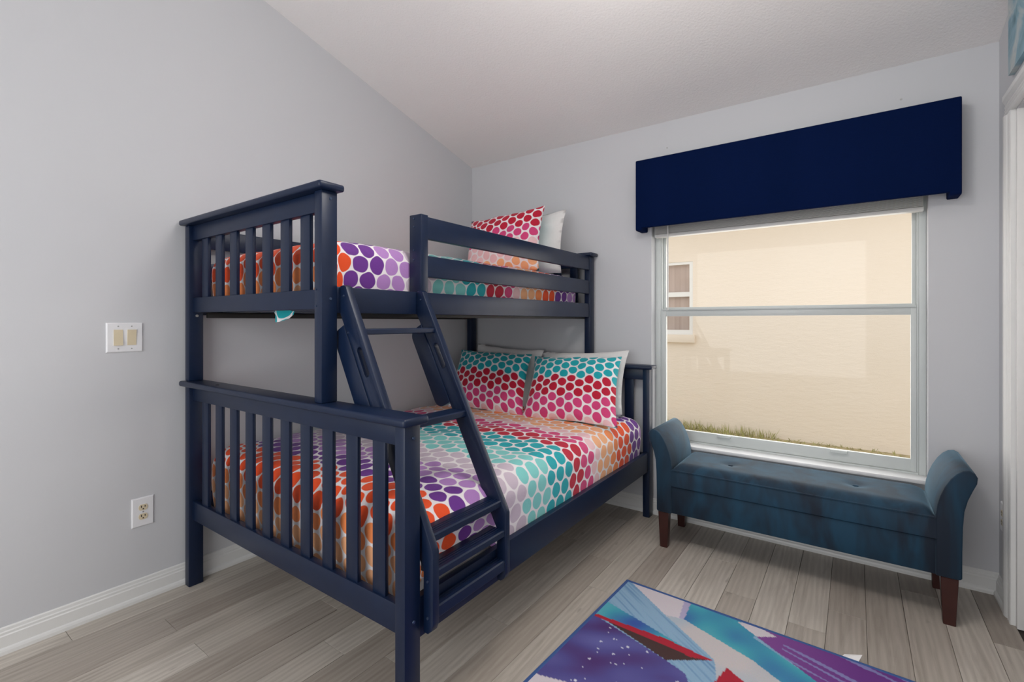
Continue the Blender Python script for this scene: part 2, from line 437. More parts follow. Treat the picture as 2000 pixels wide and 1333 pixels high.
ls = boxes('lower_sash', [(1.4975, 1.522, 0.080, 0.104, SZ + 0.009, 1.275), (2.7165, 2.7385, 0.080, 0.104, SZ + 0.009, 1.275), (1.520, 2.7185, 0.0805, 0.1035, 1.232, 1.2745), (1.520, 2.7185, 0.0805, 0.1035, SZ + 0.0095, 0.526)], M['vinyl'], win, bev=0.001)
box('pane', 1.519, 2.719, 0.091, 0.094, 0.522, 1.234, M['glass'], ls, bev=0)
box('meeting_rail_lip', 1.499, 2.737, 0.074, 0.081, 1.268, 1.279, M['vinyl'], ls, bev=0.001)
for xx in (1.865, 2.425):
    box('sash_lift', xx - 0.037, xx + 0.037, 0.062, 0.082, 0.512, 0.528, M['vinyl'], ls, bev=0.003)
box('insect_screen', 1.492, 2.744, 0.137, 0.1315, SZ, 1.26, M['screen'], win, bev=0)

# blind pulled up under the valance
bl = empty('window_blind', (2.115, 0.04, 1.725)); tag(bl, 'white horizontal blind pulled up under the navy valance', 'blind')
box('head_rail', 1.470, 2.760, 0.015, 0.065, 1.855, 1.897, M['cord'], bl)
for i in range(22):
    box('slat', 1.472, 2.758, 0.018, 0.062, 1.746 + i * 0.0049, 1.7488 + i * 0.0049, M['cord'], bl, bev=0.0008, seg=1)
box('bottom_rail', 1.470, 2.760, 0.018, 0.062, 1.725, 1.744, M['cord'], bl, bev=0.003)
cyl('tilt_wand', (1.556, 0.008, 1.86), (1.556, 0.008, 1.27), 0.0045, M['cord'], bl, n=8)

# valance: upholstered board with returns
va = empty('window_valance', (2.135, 0, 1.76)); tag(va, 'navy blue fabric covered box valance above the window', 'valance')
VX0, VX1, VY = 1.394, 2.876, -0.11
def rr(x0, x1, z0, z1, r, n=5):
    pts = []
    for cx, cz, a0 in ((x1 - r, z0 + r, -90), (x1 - r, z1 - r, 0), (x0 + r, z1 - r, 90), (x0 + r, z0 + r, 180)):
        for i in range(n + 1):
            a = math.radians(a0 + 90 * i / n); pts.append((cx + r * math.cos(a), cz + r * math.sin(a)))
    return pts
box('front_board', VX0, VX1, VY, VY + 0.022, 1.771, 2.187, M['valance'], va, bev=0.006, seg=3)
for xa, xb in ((VX0, VX0 + 0.04), (VX1 - 0.04, VX1)):
    prism('return_board', rr(VY + 0.001, 0.0, 1.757, 2.186, 0.012), 'x', xa, xb, M['valance'], va, bev=0.004)
box('top_board', VX0 + 0.01, VX1 - 0.01, VY + 0.01, 0.0, 2.168, 2.186, M['valance'], va)
for i, (x, z) in enumerate(((1.554, 2.268), (2.675, 2.266))):
    bm = bmesh.new(); add_cyl(bm, (x, 0.001, z), (x, -0.003, z), 0.005, 0.004, 10)
    tag(finish('wall_anchor', bm, M['steel'], smooth=True), ('small screw anchor in the wall above the bed side of the valance', 'small screw anchor in the wall above the door side of the valance')[i], 'screw', 'screw anchors above the valance')

# ------------------------------------------------------------------ bunk bed
bed = empty('bunk_bed', (0.75, -1.03, 0)); tag(bed, 'navy blue wooden twin over full bunk bed with slatted ends and slanted ladder', 'bunk bed')
N = M['navy']
BX0, BX1, UX1 = 0.014, 1.475, 1.078
PT = 0.042                                        # post thickness across
FY = (-2.045, -1.985); HY = (-0.092, -0.030)      # foot and head posts
def end_frame(name, x1, z_cap, z_tr, z_br, ypost, n, foot, z_post0):
    """slatted end: rails, posts, cap and slats"""
    y0, y1 = ypost; ym = (y0 + y1) / 2
    fr = empty(name, ((BX0 + x1) / 2, ym, z_post0), bed)
    box('top_rail', BX0 + PT - 0.005, x1 - PT + 0.005, ym - 0.014, ym + 0.014, z_tr[0], z_tr[1], N, fr)
    box('bottom_rail', BX0 + PT - 0.005, x1 - PT + 0.005, ym - 0.014, ym + 0.014, z_br[0], z_br[1], N, fr)
    for xa in (BX0, x1 - PT):
        box('post', xa, xa + PT, y0, y1, z_post0, z_cap - 0.024, N, fr, bev=0.004)
    bm = bmesh.new(); add_box(bm, BX0 - 0.012, x1 + 0.022, y0 - 0.022, y1 + 0.014, z_cap - 0.024, z_cap, 0.008, 3)
    finish('cap_rail', bm, N, fr, smooth=True)
    for i in range(n):
        xs = 0.132 + i * 0.1305
        box('slat', xs, xs + 0.058, ym - 0.007, ym + 0.007, z_br[1] - 0.004, z_tr[0] + 0.004, N, fr, bev=0.002)
    return fr
lf = end_frame('lower_footboard', BX1, 0.930, (0.842, 0.906), (0.300, 0.385), FY, 10, True, 0.0)
lh = end_frame('lower_headboard', BX1, 0.930, (0.838, 0.906), (0.300, 0.385), HY, 10, False, 0.0)
uf = end_frame('upper_footboard', UX1, 1.657, (1.566, 1.633), (1.240, 1.307), FY, 7, True, 0.930)
uh = end_frame('upper_headboard', UX1, 1.652, (1.560, 1.628), (1.240, 1.307), HY, 7, False, 0.930)
for p in ((UX1, -2.012, 1.608), (UX1, -2.012, 1.275)): bolt(p, (1, 0, 0), M['bolt'], uf)
for p in ((UX1 - 0.03, -2.045, 1.305), (UX1 - 0.03, -2.045, 1.25)): bolt(p, (0, -1, 0), M['bolt'], uf, 0.003)
for p in ((BX1, -2.012, 0.868), (BX1, -2.012, 0.345)): bolt(p, (1, 0, 0), M['bolt'], lf)
bolt((BX0 + PT, -2.012, 1.225), (1, 0, 0), M['steel'], uf, 0.007)
bm = bmesh.new(); add_cyl(bm, (0.30, -2.03, 0.9295), (0.30, -2.03, 0.9315), 0.007, 0.006, 12)
finish('cap_plug', bm, M['black'], lf, smooth=True)

# side rails
yA, yB = FY[1] - 0.006, HY[0] + 0.006
for x0 in (BX0 + 0.006, BX1 - 0.032):
    r_ = box('lower_side_rail', x0, x0 + 0.026, yA, yB, 0.283, 0.400, N, bed)
    box('slat_ledger', (x0 + 0.026 if x0 < 0.5 else x0 - 0.024), (x0 + 0.05 if x0 < 0.5 else x0), yA + 0.02, yB - 0.02, 0.288, 0.318, N, r_)
UR = UX1 - 0.003
for side in (0, 1):
    xa, xb = ((BX0 + 0.006, BX0 + 0.032), (UR - 0.026, UR))[side]
    r_ = box('upper_side_rail', xa, xb, yA, yB, 1.228, 1.317, N, bed)
    box('slat_ledger', (xb if side == 0 else xa - 0.024), (xb + 0.024 if side == 0 else xa), yA + 0.02, yB - 0.02, 1.215, 1.240, M['black'], r_)
    g0 = yA if side == 0 else -1.565
    gr = empty('guard_rail', ((xa + xb) / 2, (g0 + yB) / 2, 1.38), bed)
    box('rail_board', xa, xb, g0, yB, 1.381, 1.468, N, gr)
    box('rail_board', xa, xb, g0, yB, 1.537, 1.627, N, gr)
    if side == 1:
        boxes('guard_post', [(UR - 0.068, UR, -1.600, -1.560, 1.318, 1.634), (UR - 0.068, UR - 0.028, -1.600, -1.560, 1.236, 1.3185)], N, gr, bev=0.003)
        for z in (1.618, 1.585, 1.49, 1.45): bolt((UR - 0.042, -1.600, z), (0, -1, 0), M['bolt'], gr, 0.004)
for i in range(11):
    y = -1.90 + i * 0.178
    box('bed_slat', BX0 + 0.033, BX1 - 0.033, y, y + 0.07, 0.319, 0.337, M['navy'], bed)
    box('bunk_slat', BX0 + 0.033, UR - 0.027, y, y + 0.07, 1.241, 1.257, M['navy'], bed)

# ladder
def stile_back(z): return 1.286 + 0.529 * (0.834 - z)
def stile_front(z): return 1.34 + 0.5227 * (0.872 - z)
ladder = None
TH = 0.027
YS = (-1.976, -1.626)
def slot(cx, cz, hl, hw, n=6):
    ax = Vector((0.467, -0.884)); pr = Vector((0.884, 0.467)); pts = []
    for sgn, base in ((1, -90), (-1, 90)):
        for i in range(n + 1):
            a = math.radians(base + 180 * i / n)
            v = Vector((cx, cz)) + ax * (sgn * hl) + (ax * math.cos(a) + pr * math.sin(a)) * hw
            pts.append((v.x, v.y))
    return pts
ladder = empty('ladder', (1.40, -1.80, 0.30), bed)
for y0 in YS:
    pts = [(1.0785, 1.320), (1.098, 1.322), (1.110, 1.316), (stile_front(1.28), 1.28), (1.508, 0.552), (1.515, 0.535), (1.515, 0.330), (1.508, 0.310), (1.494, 0.298), (1.4765, 0.298), (1.4765, 0.476), (stile_back(0.50), 0.50), (1.0785, 1.226)]
    st = prism('ladder_stile', pts, 'y', y0, y0 + TH, N, ladder, bev=0.003, holes=[slot(1.200, 1.068, 0.040, 0.012)], angle=35)
    # handle plate behind the stile
    ax = Vector((0.467, -0.884)); pr = Vector((0.884, 0.467))
    c0 = Vector((stile_back(1.04), 1.04)); L, Wd, r = 0.165, 0.066, 0.035
    def loc(a, b): v = c0 + ax * a + pr * b; return (v.x, v.y)
    pp = [loc(-L, 0.004), loc(L, 0.004)]
    for i in range(7):
        a = math.radians(90 * i / 6); pp.append(loc(L - r + r * math.cos(a), -Wd + r - r * math.sin(a)))
    for i in range(7):
        a = math.radians(90 + 90 * i / 6); pp.append(loc(-L + r + r * math.cos(a), -Wd + r - r * math.sin(a)))
    prism('handle_plate', pp, 'y', y0 - 0.004, y0 + TH - 0.004, N, ladder, bev=0.002)
    for xz in ((1.125, 1.162), (1.10, 1.285), (1.495, 0.45), (1.495, 0.345)):
        bolt((xz[0], y0 - 0.0005, xz[1]), (0, -1, 0), M['bolt'], ladder, 0.004)
def tread(name, x0, x1, z1, th, grooves):
    pts = [(x0, z1 - th), (x1 - 0.003, z1 - th), (x1, z1 - th + 0.003), (x1, z1 - 0.004), (x1 - 0.004, z1)]
    if grooves:
        for gx in (x1 - 0.016, x1 - 0.026, x1 - 0.036):
            if gx - 0.004 > x0 + 0.002: pts += [(gx, z1), (gx - 0.001, z1 - 0.003), (gx - 0.004, z1 - 0.003), (gx - 0.005, z1)]
    pts += [(x0, z1)]
    return prism(name, pts, 'y', YS[0] + TH - 0.001, YS[1] + 0.001, N, ladder, smooth=False)
tread('ladder_tread', 1.425, 1.496, 0.578, 0.024, True)
tread('ladder_tread', 1.440, 1.512, 0.480, 0.024, True)
tread('ladder_tread', 1.4765, 1.512, 0.375, 0.036, True)
tread('ladder_tread', 1.262, 1.334, 0.873, 0.024, False)
tread('ladder_rung', 1.136, 1.178, 1.175, 0.020, False)

# ------------------------------------------------------------------ bedding
def drape(name, x0, x1, y0, y1, ztop, R, drop, mat, puff=0.012, bulge=0.012, seed=0.0, dens=0.02, lift=0.0, crown=0.02):
    """quilt over a mattress: flat top, rounded edges, sides hanging down; uv in metres"""
    cx, cy = (x0 + x1) / 2, (y0 + y1) / 2
    hu, hv = (x1 - x0) / 2 - R, (y1 - y0) / 2 - R
    Lq = PI * R / 2
    L = Lq + drop
    nu = int(2 * (hu + L) / dens); nv = int(2 * (hv + L) / dens)
    bm = bmesh.new(); uvl = bm.loops.layers.uv.new('UVMap')
    grid = []; uvs = {}
    for j in range(nv + 1):
        row = []
        v = -(hv + L) + 2 * (hv + L) * j / nv
        for i in range(nu + 1):
            u = -(hu + L) + 2 * (hu + L) * i / nu
            eu, ev = max(0, abs(u) - hu), max(0, abs(v) - hv)
            d = min(math.hypot(eu, ev), L * 1.02)
            if lift and u > hu and v < 0: d *= 1 - lift * max(0, min(1, (-1.52 - (cy + v)) / 0.12)) * min(1, eu / L)
            if d > 0:
                h = math.hypot(eu, ev); du, dv = eu / h * (1 if u > 0 else -1), ev / h * (1 if v > 0 else -1)
            else: du = dv = 0
            if d <= Lq: out, down = R * math.sin(d / R), R * (1 - math.cos(d / R))
            else: out, down = R, R + d - Lq
            fold = noise.noise(Vector((u * 7 + seed, v * 7, 1.3))) * 0.7 + noise.noise(Vector((u * 17 + seed, v * 17, 4.1))) * 0.3
            tuck = max(0, (d - Lq) / max(drop, 1e-4))
            out += bulge * math.sin(min(1, d / L) * PI) + (0.008 * fold * min(1, d / Lq)) - 0.006 * tuck * tuck
            x = cx + max(-hu, min(hu, u)) + du * out
            y = cy + max(-hv, min(hv, v)) + dv * out
            cr = crown * (1 - (min(1, abs(u) / (hu + R))) ** 4) * (1 - (min(1, abs(v) / (hv + R))) ** 4)
            z = ztop - down + (puff * fold) * (1 - 0.6 * min(1, d / Lq)) + cr
            if d > Lq: z += 0.028 * noise.noise(Vector((u * 7, v * 7, seed + 7))) * tuck
            vt = bm.verts.new((x, y, z)); row.append(vt); uvs[vt] = (cx + u, cy + v)
        grid.append(row)
    for j in range(nv):
        for i in range(nu):
            f = bm.faces.new((grid[j][i], grid[j][i + 1], grid[j + 1][i + 1], grid[j + 1][i])); f.smooth = True
            for lp in f.loops: lp[uvl].uv = uvs[lp.vert]
    return finish(name, bm, mat, smooth=True, angle=180)

tag(box('mattress', 0.075, 1.425, -1.955, -0.11, 0.338, 0.575, M['white_cloth'], bev=0.04, seg=4), 'white full size mattress on the lower bunk', 'mattress')
tag(box('mattress', 0.085, 0.975, -1.955, -0.11, 1.258, 1.455, M['white_cloth'], bev=0.04, seg=4), 'white twin mattress on the upper bunk', 'mattress')
d1 = drape('duvet', 0.058, 1.440, -1.968, -0.098, 0.612, 0.075, 0.205, M['duvet_low'], puff=0.014, bulge=0.006, seed=2.0, lift=0.30, crown=0.022)
tag(d1, 'white comforter with rows of rainbow dots on the wide lower bunk', 'comforter')
d2 = drape('duvet', 0.062, 0.998, -1.966, -0.100, 1.493, 0.060, 0.165, M['duvet_up'], puff=0.010, bulge=0.004, seed=9.0, crown=0.018)
tag(d2, 'white comforter with rows of rainbow dots on the narrow upper bunk', 'comforter')
# corner of the upper comforter poking out below the rail
bm = bmesh.new(); uvl = bm.loops.layers.uv.new('UVMap')
rows = []
for j in range(7):
    row = []
    for i in range(11):
        s, t_ = i / 10, j / 6
        row.append((bm.verts.new((0.50 + 0.17 * s, -1.90 - 0.02 * math.sin(s * PI) + 0.012 * math.sin(s * 9), 1.262 - (0.062 * math.sin(s * PI) ** 0.6 + 0.004) * t_)), (0.5 + .17 * s, -1.22 + 0.06 * t_)))
    rows.append(row)
for j in range(6):
    for i in range(10):
        q = [rows[j][i], rows[j][i + 1], rows[j + 1][i + 1], rows[j + 1][i]]
        f = bm.faces.new([a for a, _ in q]); f.smooth = True
        for lp, (_, c) in zip(f.loops, q): lp[uvl].uv = c
hc = finish('hanging_corner', bm, M['duvet_up'], d2, smooth=True, angle=180)

def pillow(name, mats, W, Hh, T, center, lean, yaw=0.0, roll=0.0, seed=0.0, n=26, shear=0.0):
    """local: x width, z height, y thickness (front is -y); uv v counts up from the lower edge"""
    bm = bmesh.new(); uvl = bm.loops.layers.uv.new('UVMap')
    def surf(side):
        g = []
        for j in range(n + 1):
            row = []
            for i in range(n + 1):
                u, v = -1 + 2 * i / n, -1 + 2 * j / n
                pin = 0.075
                x = u * W / 2 * (1 - pin * (1 - u * u * 0 - abs(v) ** 2.2) * abs(u) ** 3)
                z = v * Hh / 2 * (1 - pin * (1 - abs(u) ** 2.2) * abs(v) ** 3)
                th = ((1 - abs(u) ** 2.6) * (1 - abs(v) ** 2.6))
                th = max(th, 0) ** 0.55
                wr = noise.noise(Vector((u * 3 + seed, v * 3, side))) * 0.010 + noise.noise(Vector((u * 8 + seed, v * 8, side + 3))) * 0.004
                y = side * (T / 2 * th + wr * min(1, th * 1.5))
                row.append((x + shear * v, y, z + wr * 0.4, u, v))
            g.append(row)
        return g
    for side, mi in ((-1, 0), (1, 1)):
        g = surf(side); vv = [[bm.verts.new(p[:3]) for p in r] for r in g]
        for j in range(n):
            for i in range(n):
                idx = [(j, i), (j, i + 1), (j + 1, i + 1), (j + 1, i)]
                f = bm.faces.new([vv[a][b] for a, b in idx]); f.smooth = True; f.material_index = mi
                for lp, (a, b) in zip(f.loops, idx):
                    lp[uvl].uv = ((g[a][b][3] + 1) / 2 * W, (g[a][b][4] + 1) / 2 * Hh)
    bmesh.ops.remove_doubles(bm, verts=bm.verts, dist=0.0006)
    o = finish(name, bm, mats, smooth=True, origin=(0, 0, 0), angle=180)
    o.location = center; o.rotation_euler = Matrix.Rotation(yaw, 3, 'Z').to_4x4().to_3x3().__matmul__(Matrix.Rotation(-lean, 3, 'X')).__matmul__(Matrix.Rotation(roll, 3, 'Y')).to_euler()
    return o
LEAN = math.radians(43)
tag(pillow('pillow', [M['pillow'], M['teal_cloth']], 0.64, 0.49, 0.15, (0.474, -0.400, 0.802), LEAN, 0.0, math.radians(1), 1.0, shear=-0.08), 'teal and crimson dotted pillow against the wall side of the lower headboard', 'pillow', 'dotted pillows on the lower bunk')
tag(pillow('pillow', [M['pillow'], M['teal_cloth']], 0.62, 0.49, 0.15, (1.108, -0.405, 0.800), LEAN, math.radians(-2), math.radians(-3), 5.0, shear=-0.05), 'teal and crimson dotted pillow on the window side of the lower bunk', 'pillow', 'dotted pillows on the lower bunk')
WC = [M['white_cloth'], M['white_cloth']]
tag(pillow('pillow', WC, 0.60, 0.42, 0.11, (0.440, -0.205, 0.822), math.radians(22), 0.0, math.radians(3), 8.0), 'plain white pillow behind the dotted pillow by the side wall', 'pillow', 'white pillows on the lower bunk')
tag(pillow('pillow', WC, 0.62, 0.42, 0.11, (1.060, -0.205, 0.812), math.radians(22), 0.0, math.radians(-3), 11.0), 'plain white pillow behind the dotted pillow by the window', 'pillow', 'white pillows on the lower bunk')
tag(pillow('pillow', [M['pillow_up'], M['teal_cloth']], 0.60, 0.46, 0.15, (0.575, -0.375, 1.715), math.radians(17), math.radians(2), math.radians(-4), 15.0), 'crimson and pink dotted pillow with teal back on the upper bunk', 'pillow')
tag(pillow('pillow', WC, 0.62, 0.44, 0.12, (0.640, -0.215, 1.715), math.radians(12), 0.0, math.radians(-2), 19.0), 'plain white pillow standing on the upper bunk', 'pillow')

# ------------------------------------------------------------------ storage bench
bn = empty('storage_bench', (2.235, -0.235, 0)); tag(bn, 'teal blue velvet storage bench with flared arms under the window', 'bench')
V = M['velvet']
BY0, BY1 = -0.425, -0.050
box('body', 1.706, 2.764, BY0 + 0.006, BY1, 0.190, 0.331, V, bn, bev=0.006)
def cushion():
    bm = bmesh.new(); nx, ny = 60, 22
    x0, x1, y0, y1, z0, z1 = 1.711, 2.758, BY0 - 0.002, BY1, 0.335, 0.418
    btn = [(1.965, -0.245), (2.497, -0.245)]
    g = []
    for j in range(ny + 1):
        row = []
        for i in range(nx + 1):
            s, t_ = i / nx, j / ny
            x, y = x0 + (x1 - x0) * s, y0 + (y1 - y0) * t_
            e = min(1, min(s * (x1 - x0), (1 - s) * (x1 - x0)) / 0.06) ; f = min(1, min(t_ * (y1 - y0), (1 - t_) * (y1 - y0)) / 0.06)
            z = z1 + 0.034 * (math.sin(e * PI / 2) ** 0.6) * (math.sin(f * PI / 2) ** 0.7)
            for bx, by in btn: z -= 0.011 * math.exp(-((x - bx) ** 2 + (y - by) ** 2) / 0.0011)
            row.append(bm.verts.new((x, y, z)))
        g.append(row)
    for j in range(ny):
        for i in range(nx): bm.faces.new((g[j][i], g[j][i + 1], g[j + 1][i + 1], g[j + 1][i]))
    ring = [g[0][i] for i in range(nx + 1)] + [g[j][nx] for j in range(1, ny + 1)] + [g[ny][i] for i in range(nx - 1, -1, -1)] + [g[j][0] for j in range(ny - 1, 0, -1)]
    low = [bm.verts.new((v.co.x, v.co.y, z0)) for v in ring]
    for i in range(len(ring)):
        j = (i + 1) % len(ring); bm.faces.new((ring[i], low[i], low[j], ring[j]))
    bm.faces.new(low)
    return finish('seat_lid', bm, V, bn, smooth=True, angle=50)
lid = cushion()
for bx in (1.965, 2.497):
    bm = bmesh.new(); bmesh.ops.create_uvsphere(bm, u_segments=14, v_segments=8, radius=0.013)
    bmesh.ops.transform(bm, matrix=Matrix.Translation((bx, -0.245, 0.443)) @ Matrix.Diagonal((1, 1, 0.45, 1)), verts=bm.verts)
    finish('button', bm, V, lid, smooth=True)
cyl('piping', (1.714, BY0 - 0.002, 0.420), (2.755, BY0 - 0.002, 0.420), 0.0042, V, lid, n=8)
def arm(mir):
    prof = [(1.712, 0.190), (1.712, 0.430), (1.708, 0.470), (1.699, 0.508), (1.686, 0.545), (1.668, 0.580), (1.650, 0.604), (1.632, 0.618), (1.613, 0.622), (1.598, 0.614), (1.590, 0.598), (1.592, 0.575), (1.604, 0.545), (1.618, 0.505), (1.628, 0.460), (1.632, 0.400), (1.634, 0.300), (1.634, 0.198), (1.640, 0.190)]
    if mir: prof = [(4.4685 - x, z) for x, z in prof][::-1]
    return prism('arm', prof, 'y', BY0 - 0.004, BY1 + 0.005, V, bn, bev=0.005, angle=60)
arm(False); arm(True)
for lx, ly in ((1.668, -0.400), (2.798, -0.400), (1.668, -0.085), (2.798, -0.085)):
    bm = bmesh.new(); add_box(bm, lx - 0.027, lx + 0.027, ly - 0.024, ly + 0.024, 0, 0.190, 0.002, 1)
    for v in bm.verts:
        k_ = 1 - v.co.z / 0.19
        v.co.x = lx + (v.co.x - lx) * (1 - 0.30 * k_); v.co.y = ly + (v.co.y - ly) * (1 - 0.30 * k_)
    finish('leg', bm, M['legwood'], bn)

# ------------------------------------------------------------------ rug (flat print of plain colour fields)
def in_poly(p, poly):
    c = False; j = len(poly) - 1
    for i in range(len(poly)):
        a, b = poly[i], poly[j]
        if (a[1] > p[1]) != (b[1] > p[1]) and p[0] < (b[0] - a[0]) * (p[1] - a[1]) / (b[1] - a[1]) + a[0]: c = not c
        j = i
    return c
RUG = Vector((1.638, -0.848)); ra = math.radians(-2.6)
E1 = Vector((math.cos(ra), math.sin(ra))); E2 = Vector((math.sin(ra), -math.cos(ra)))
RW, RL = 1.22, 1.70
fields = [
 ([(1.93, -0.86), (2.23, -0.88), (2.18, -0.96), (2.40, -1.082), (2.75, -1.40), (2.60, -1.60), (1.938, -1.0)], 'teal'),
 ([(2.17, -0.87), (2.95, -0.87), (2.95, -1.75), (2.75, -1.45), (2.40, -1.09), (2.193, -0.948)], 'violet'),
 ([(1.62, -0.84), (1.926, -0.865), (1.921, -1.012), (1.86, -1.035)], 'white'),
 ([(1.903, -0.86), (1.931, -0.86), (1.940, -1.002), (1.921, -1.004)], 'lav'),
 ([(1.630, -1.058), (1.966, -1.132), (2.093, -1.174), (1.600, -1.174)], 'teal'),
 ([(1.600, -0.84), (1.642, -0.84), (1.872, -1.018), (2.10, -1.169), (2.099, -1.201), (1.620, -1.058)], 'sky'),
 ([(1.871, -1.015), (1.938, -1.0), (2.202, -1.096), (2.42, -1.23), (2.60, -1.62), (2.30, -1.70), (2.124, -1.278), (2.093, -1.174)], 'pale'),
 ([(1.60, -1.181), (1.644, -1.181), (1.954, -1.273), (2.03, -1.30), (2.15, -1.55), (1.90, -1.75), (1.55, -1.95), (1.55, -1.2)], 'indigo'),
 ([(1.682, -1.183), (1.83, -1.188), (2.078, -1.185), (1.954, -1.273)], 'brown'),
 ([(1.600, -1.170), (1.919, -1.160), (2.094, -1.180), (2.023, -1.206), (1.83, -1.192), (1.62, -1.186)], 'red'),
 ([(2.115, -0.893), (2.171, -0.873), (2.255, -0.907), (2.193, -0.948)], 'white'),
 ([(2.137, -1.188), (2.24, -1.25), (2.20, -1.40), (2.117, -1.283)], 'red'),
 ([(1.54, -1.59), (1.628, -1.59), (1.726, -1.563), (1.66, -1.80), (1.54, -1.80)], 'white'),
]
RC = dict(teal=lin(70, 168, 190), violet=lin(112, 52, 140), white=lin(226, 216, 222), lav=lin(190, 180, 214), sky=lin(150, 186, 214), pale=lin(214, 206, 206),
          indigo=lin(86, 80, 150), brown=lin(74, 48, 46), red=lin(184, 26, 52))
stars = [(1.70 + random.random() * 0.42, -1.22 - random.random() * 0.45, random.choice((0.003, 0.003, 0.005))) for _ in range(60)]
def rug_col(x, y):
    name = 'indigo' if y < -1.45 else 'sky'
    for poly, nm in fields:
        if in_poly((x, y), poly): name = nm
    c = Vector(RC[name][:3])
    f = noise.noise(Vector((x * 7, y * 7, 0.3)))
    if name == 'violet':
        st = noise.noise(Vector(((x * 0.34 + y * 0.94) * 85, (x * 0.94 - y * 0.34) * 2.5, 1)))
        c = c.lerp(Vector(lin(160, 96, 168)[:3]), max(0, min(1, 0.5 - (x - 2.2) * 1.6)))
        if st > 0.22 and x > 2.28: c = c.lerp(Vector(lin(150, 160, 212)[:3]), 0.65)
    elif name == 'sky':
        st = noise.noise(Vector(((x * 0.6 + y * 0.8) * 95, (x * 0.8 - y * 0.6) * 4, 2)))
        c = c.lerp(Vector(lin(96, 142, 190)[:3]), max(0, st * 1.3))
    elif name == 'teal':
        c = c.lerp(Vector(lin(60, 112, 176)[:3]), max(0, f * 1.6)); c = c.lerp(Vector(lin(120, 206, 208)[:3]), max(0, -f * 1.2))
    elif name == 'indigo':
        g = noise.noise(Vector((x * 4 + y * 3, y * 9 - x * 5, 5)))
        c = c.lerp(Vector(lin(80, 34, 104)[:3]), max(0, min(1, g * 1.8))); c = c.lerp(Vector(lin(120, 120, 190)[:3]), max(0, -g * 0.9))
        for sx, sy, sr in stars:
            if (x - sx) ** 2 + (y - sy) ** 2 < sr * sr: c = Vector((0.8, 0.8, 0.9))
    elif name == 'pale':
        c = c.lerp(Vector(lin(170, 196, 214)[:3]), max(0, f))
    return c
def make_rug():
    nx, ny = 250, 348
    bm = bmesh.new(); cl = bm.loops.layers.color.new('print') if False else None
    verts = []; cols = []
    for j in range(ny + 1):
        for i in range(nx + 1):
            a, b = 0.012 + (RW - 0.024) * i / nx, 0.012 + (RL - 0.024) * j / ny
            p = RUG + E1 * a + E2 * b
            verts.append((p.x, p.y, 0.0095 + 0.0012 * noise.noise(Vector((p.x * 3, p.y * 3, 0)))))
            c = rug_col(p.x, p.y); cols.append((c.x, c.y, c.z, 1))
    faces = []
    for j in range(ny):
        for i in range(nx):
            k0 = j * (nx + 1) + i; faces.append((k0, k0 + nx + 1, k0 + nx + 2, k0 + 1))
    bm.free()
    o0 = RUG + E1 * RW / 2 + E2 * RL / 2; org = Vector((o0.x, o0.y, 0))
    me = bpy.data.meshes.new('rug'); me.from_pydata([Vector(v) - org for v in verts], [], faces); me.update()
    at = me.color_attributes.new('print', 'FLOAT_COLOR', 'POINT')
    at.data.foreach_set('color', [x for c in cols for x in c])
    t = NT('rug_printed_pile'); a = t.n('ShaderNodeAttribute', attribute_name='print'); n = t.noise(t.geo(), 500, 2)
    mu = t.n('ShaderNodeMix', data_type='RGBA', blend_type='MULTIPLY'); mu.inputs[0].default_value = 0.35
    t.l(a.outputs['Color'], mu.inputs[6]); t.l(n.outputs['Color'], mu.inputs[7])
    t.base(mu.outputs[2]); t.rough(0.9); t.bump(n.outputs[0], 0.4, 0.002)
    me.materials.append(t.m)
    for p in me.polygons: p.use_smooth = True
    ru = empty('rug', (o0.x, o0.y, 0)); tag(ru, 'printed area rug in purple teal and white with blue bound edge', 'rug')
    link(bpy.data.objects.new('printed_pile', me), ru, org)
    # bound edge
    bm = bmesh.new(); pr = [(0, 0.0005), (0, 0.008), (0.003, 0.011), (0.011, 0.011), (0.014, 0.0095), (0.014, 0.0005)]
    cs = [(RUG, E1 + E2), (RUG + E1 * RW, -E1 + E2), (RUG + E1 * RW + E2 * RL, -E1 - E2), (RUG + E2 * RL, E1 - E2)]
    rings = [[bm.verts.new((c.x + d.x * q[0], c.y + d.y * q[0], q[1])) for q in pr] for c, d in cs]
    for i in range(4):
        A_, B_ = rings[i], rings[(i + 1) % 4]
        for k_ in range(len(pr)):
            m_ = (k_ + 1) % len(pr); bm.faces.new((A_[k_], A_[m_], B_[m_], B_[k_]))
    finish('bound_edge', bm, plain('rug_binding_blue', lin(52, 84, 140), 0.8), ru)
    # backing
    bm = bmesh.new(); vv = [bm.verts.new(((RUG + E1 * a + E2 * b).x, (RUG + E1 * a + E2 * b).y, z)) for z in (0.0008, 0.006) for a, b in ((0.01, 0.01), (RW - 0.01, 0.01), (RW - 0.01, RL - 0.01), (0.01, RL - 0.01))]
    for q in ((0, 1, 2, 3), (4, 5, 6, 7), (0, 1, 5, 4), (1, 2, 6, 5), (2, 3, 7, 6), (3, 0, 4, 7)): bm.faces.new([vv[i] for i in q])
    finish('backing', bm, M['white_cloth'], ru)
    # care tag sticking out at the edge
    bm = bmesh.new(); pc = RUG + E1 * 0.845 + E2 * 0.004
    tp = [(-0.030, -0.004, 0.004), (0.020, -0.004, 0.004), (0.034, 0.030, 0.020), (-0.018, 0.020, 0.008)]
    a = [bm.verts.new((pc.x + x, pc.y + y, z)) for x, y, z in tp]; b = [bm.verts.new((pc.x + x, pc.y + y, z + 0.001)) for x, y, z in tp]
    bm.faces.new(a); bm.faces.new(b)
    for i in range(4): bm.faces.new((a[i], a[(i + 1) % 4], b[(i + 1) % 4], b[i]))
    finish('care_tag', bm, M['white_cloth'], ru)
make_rug()

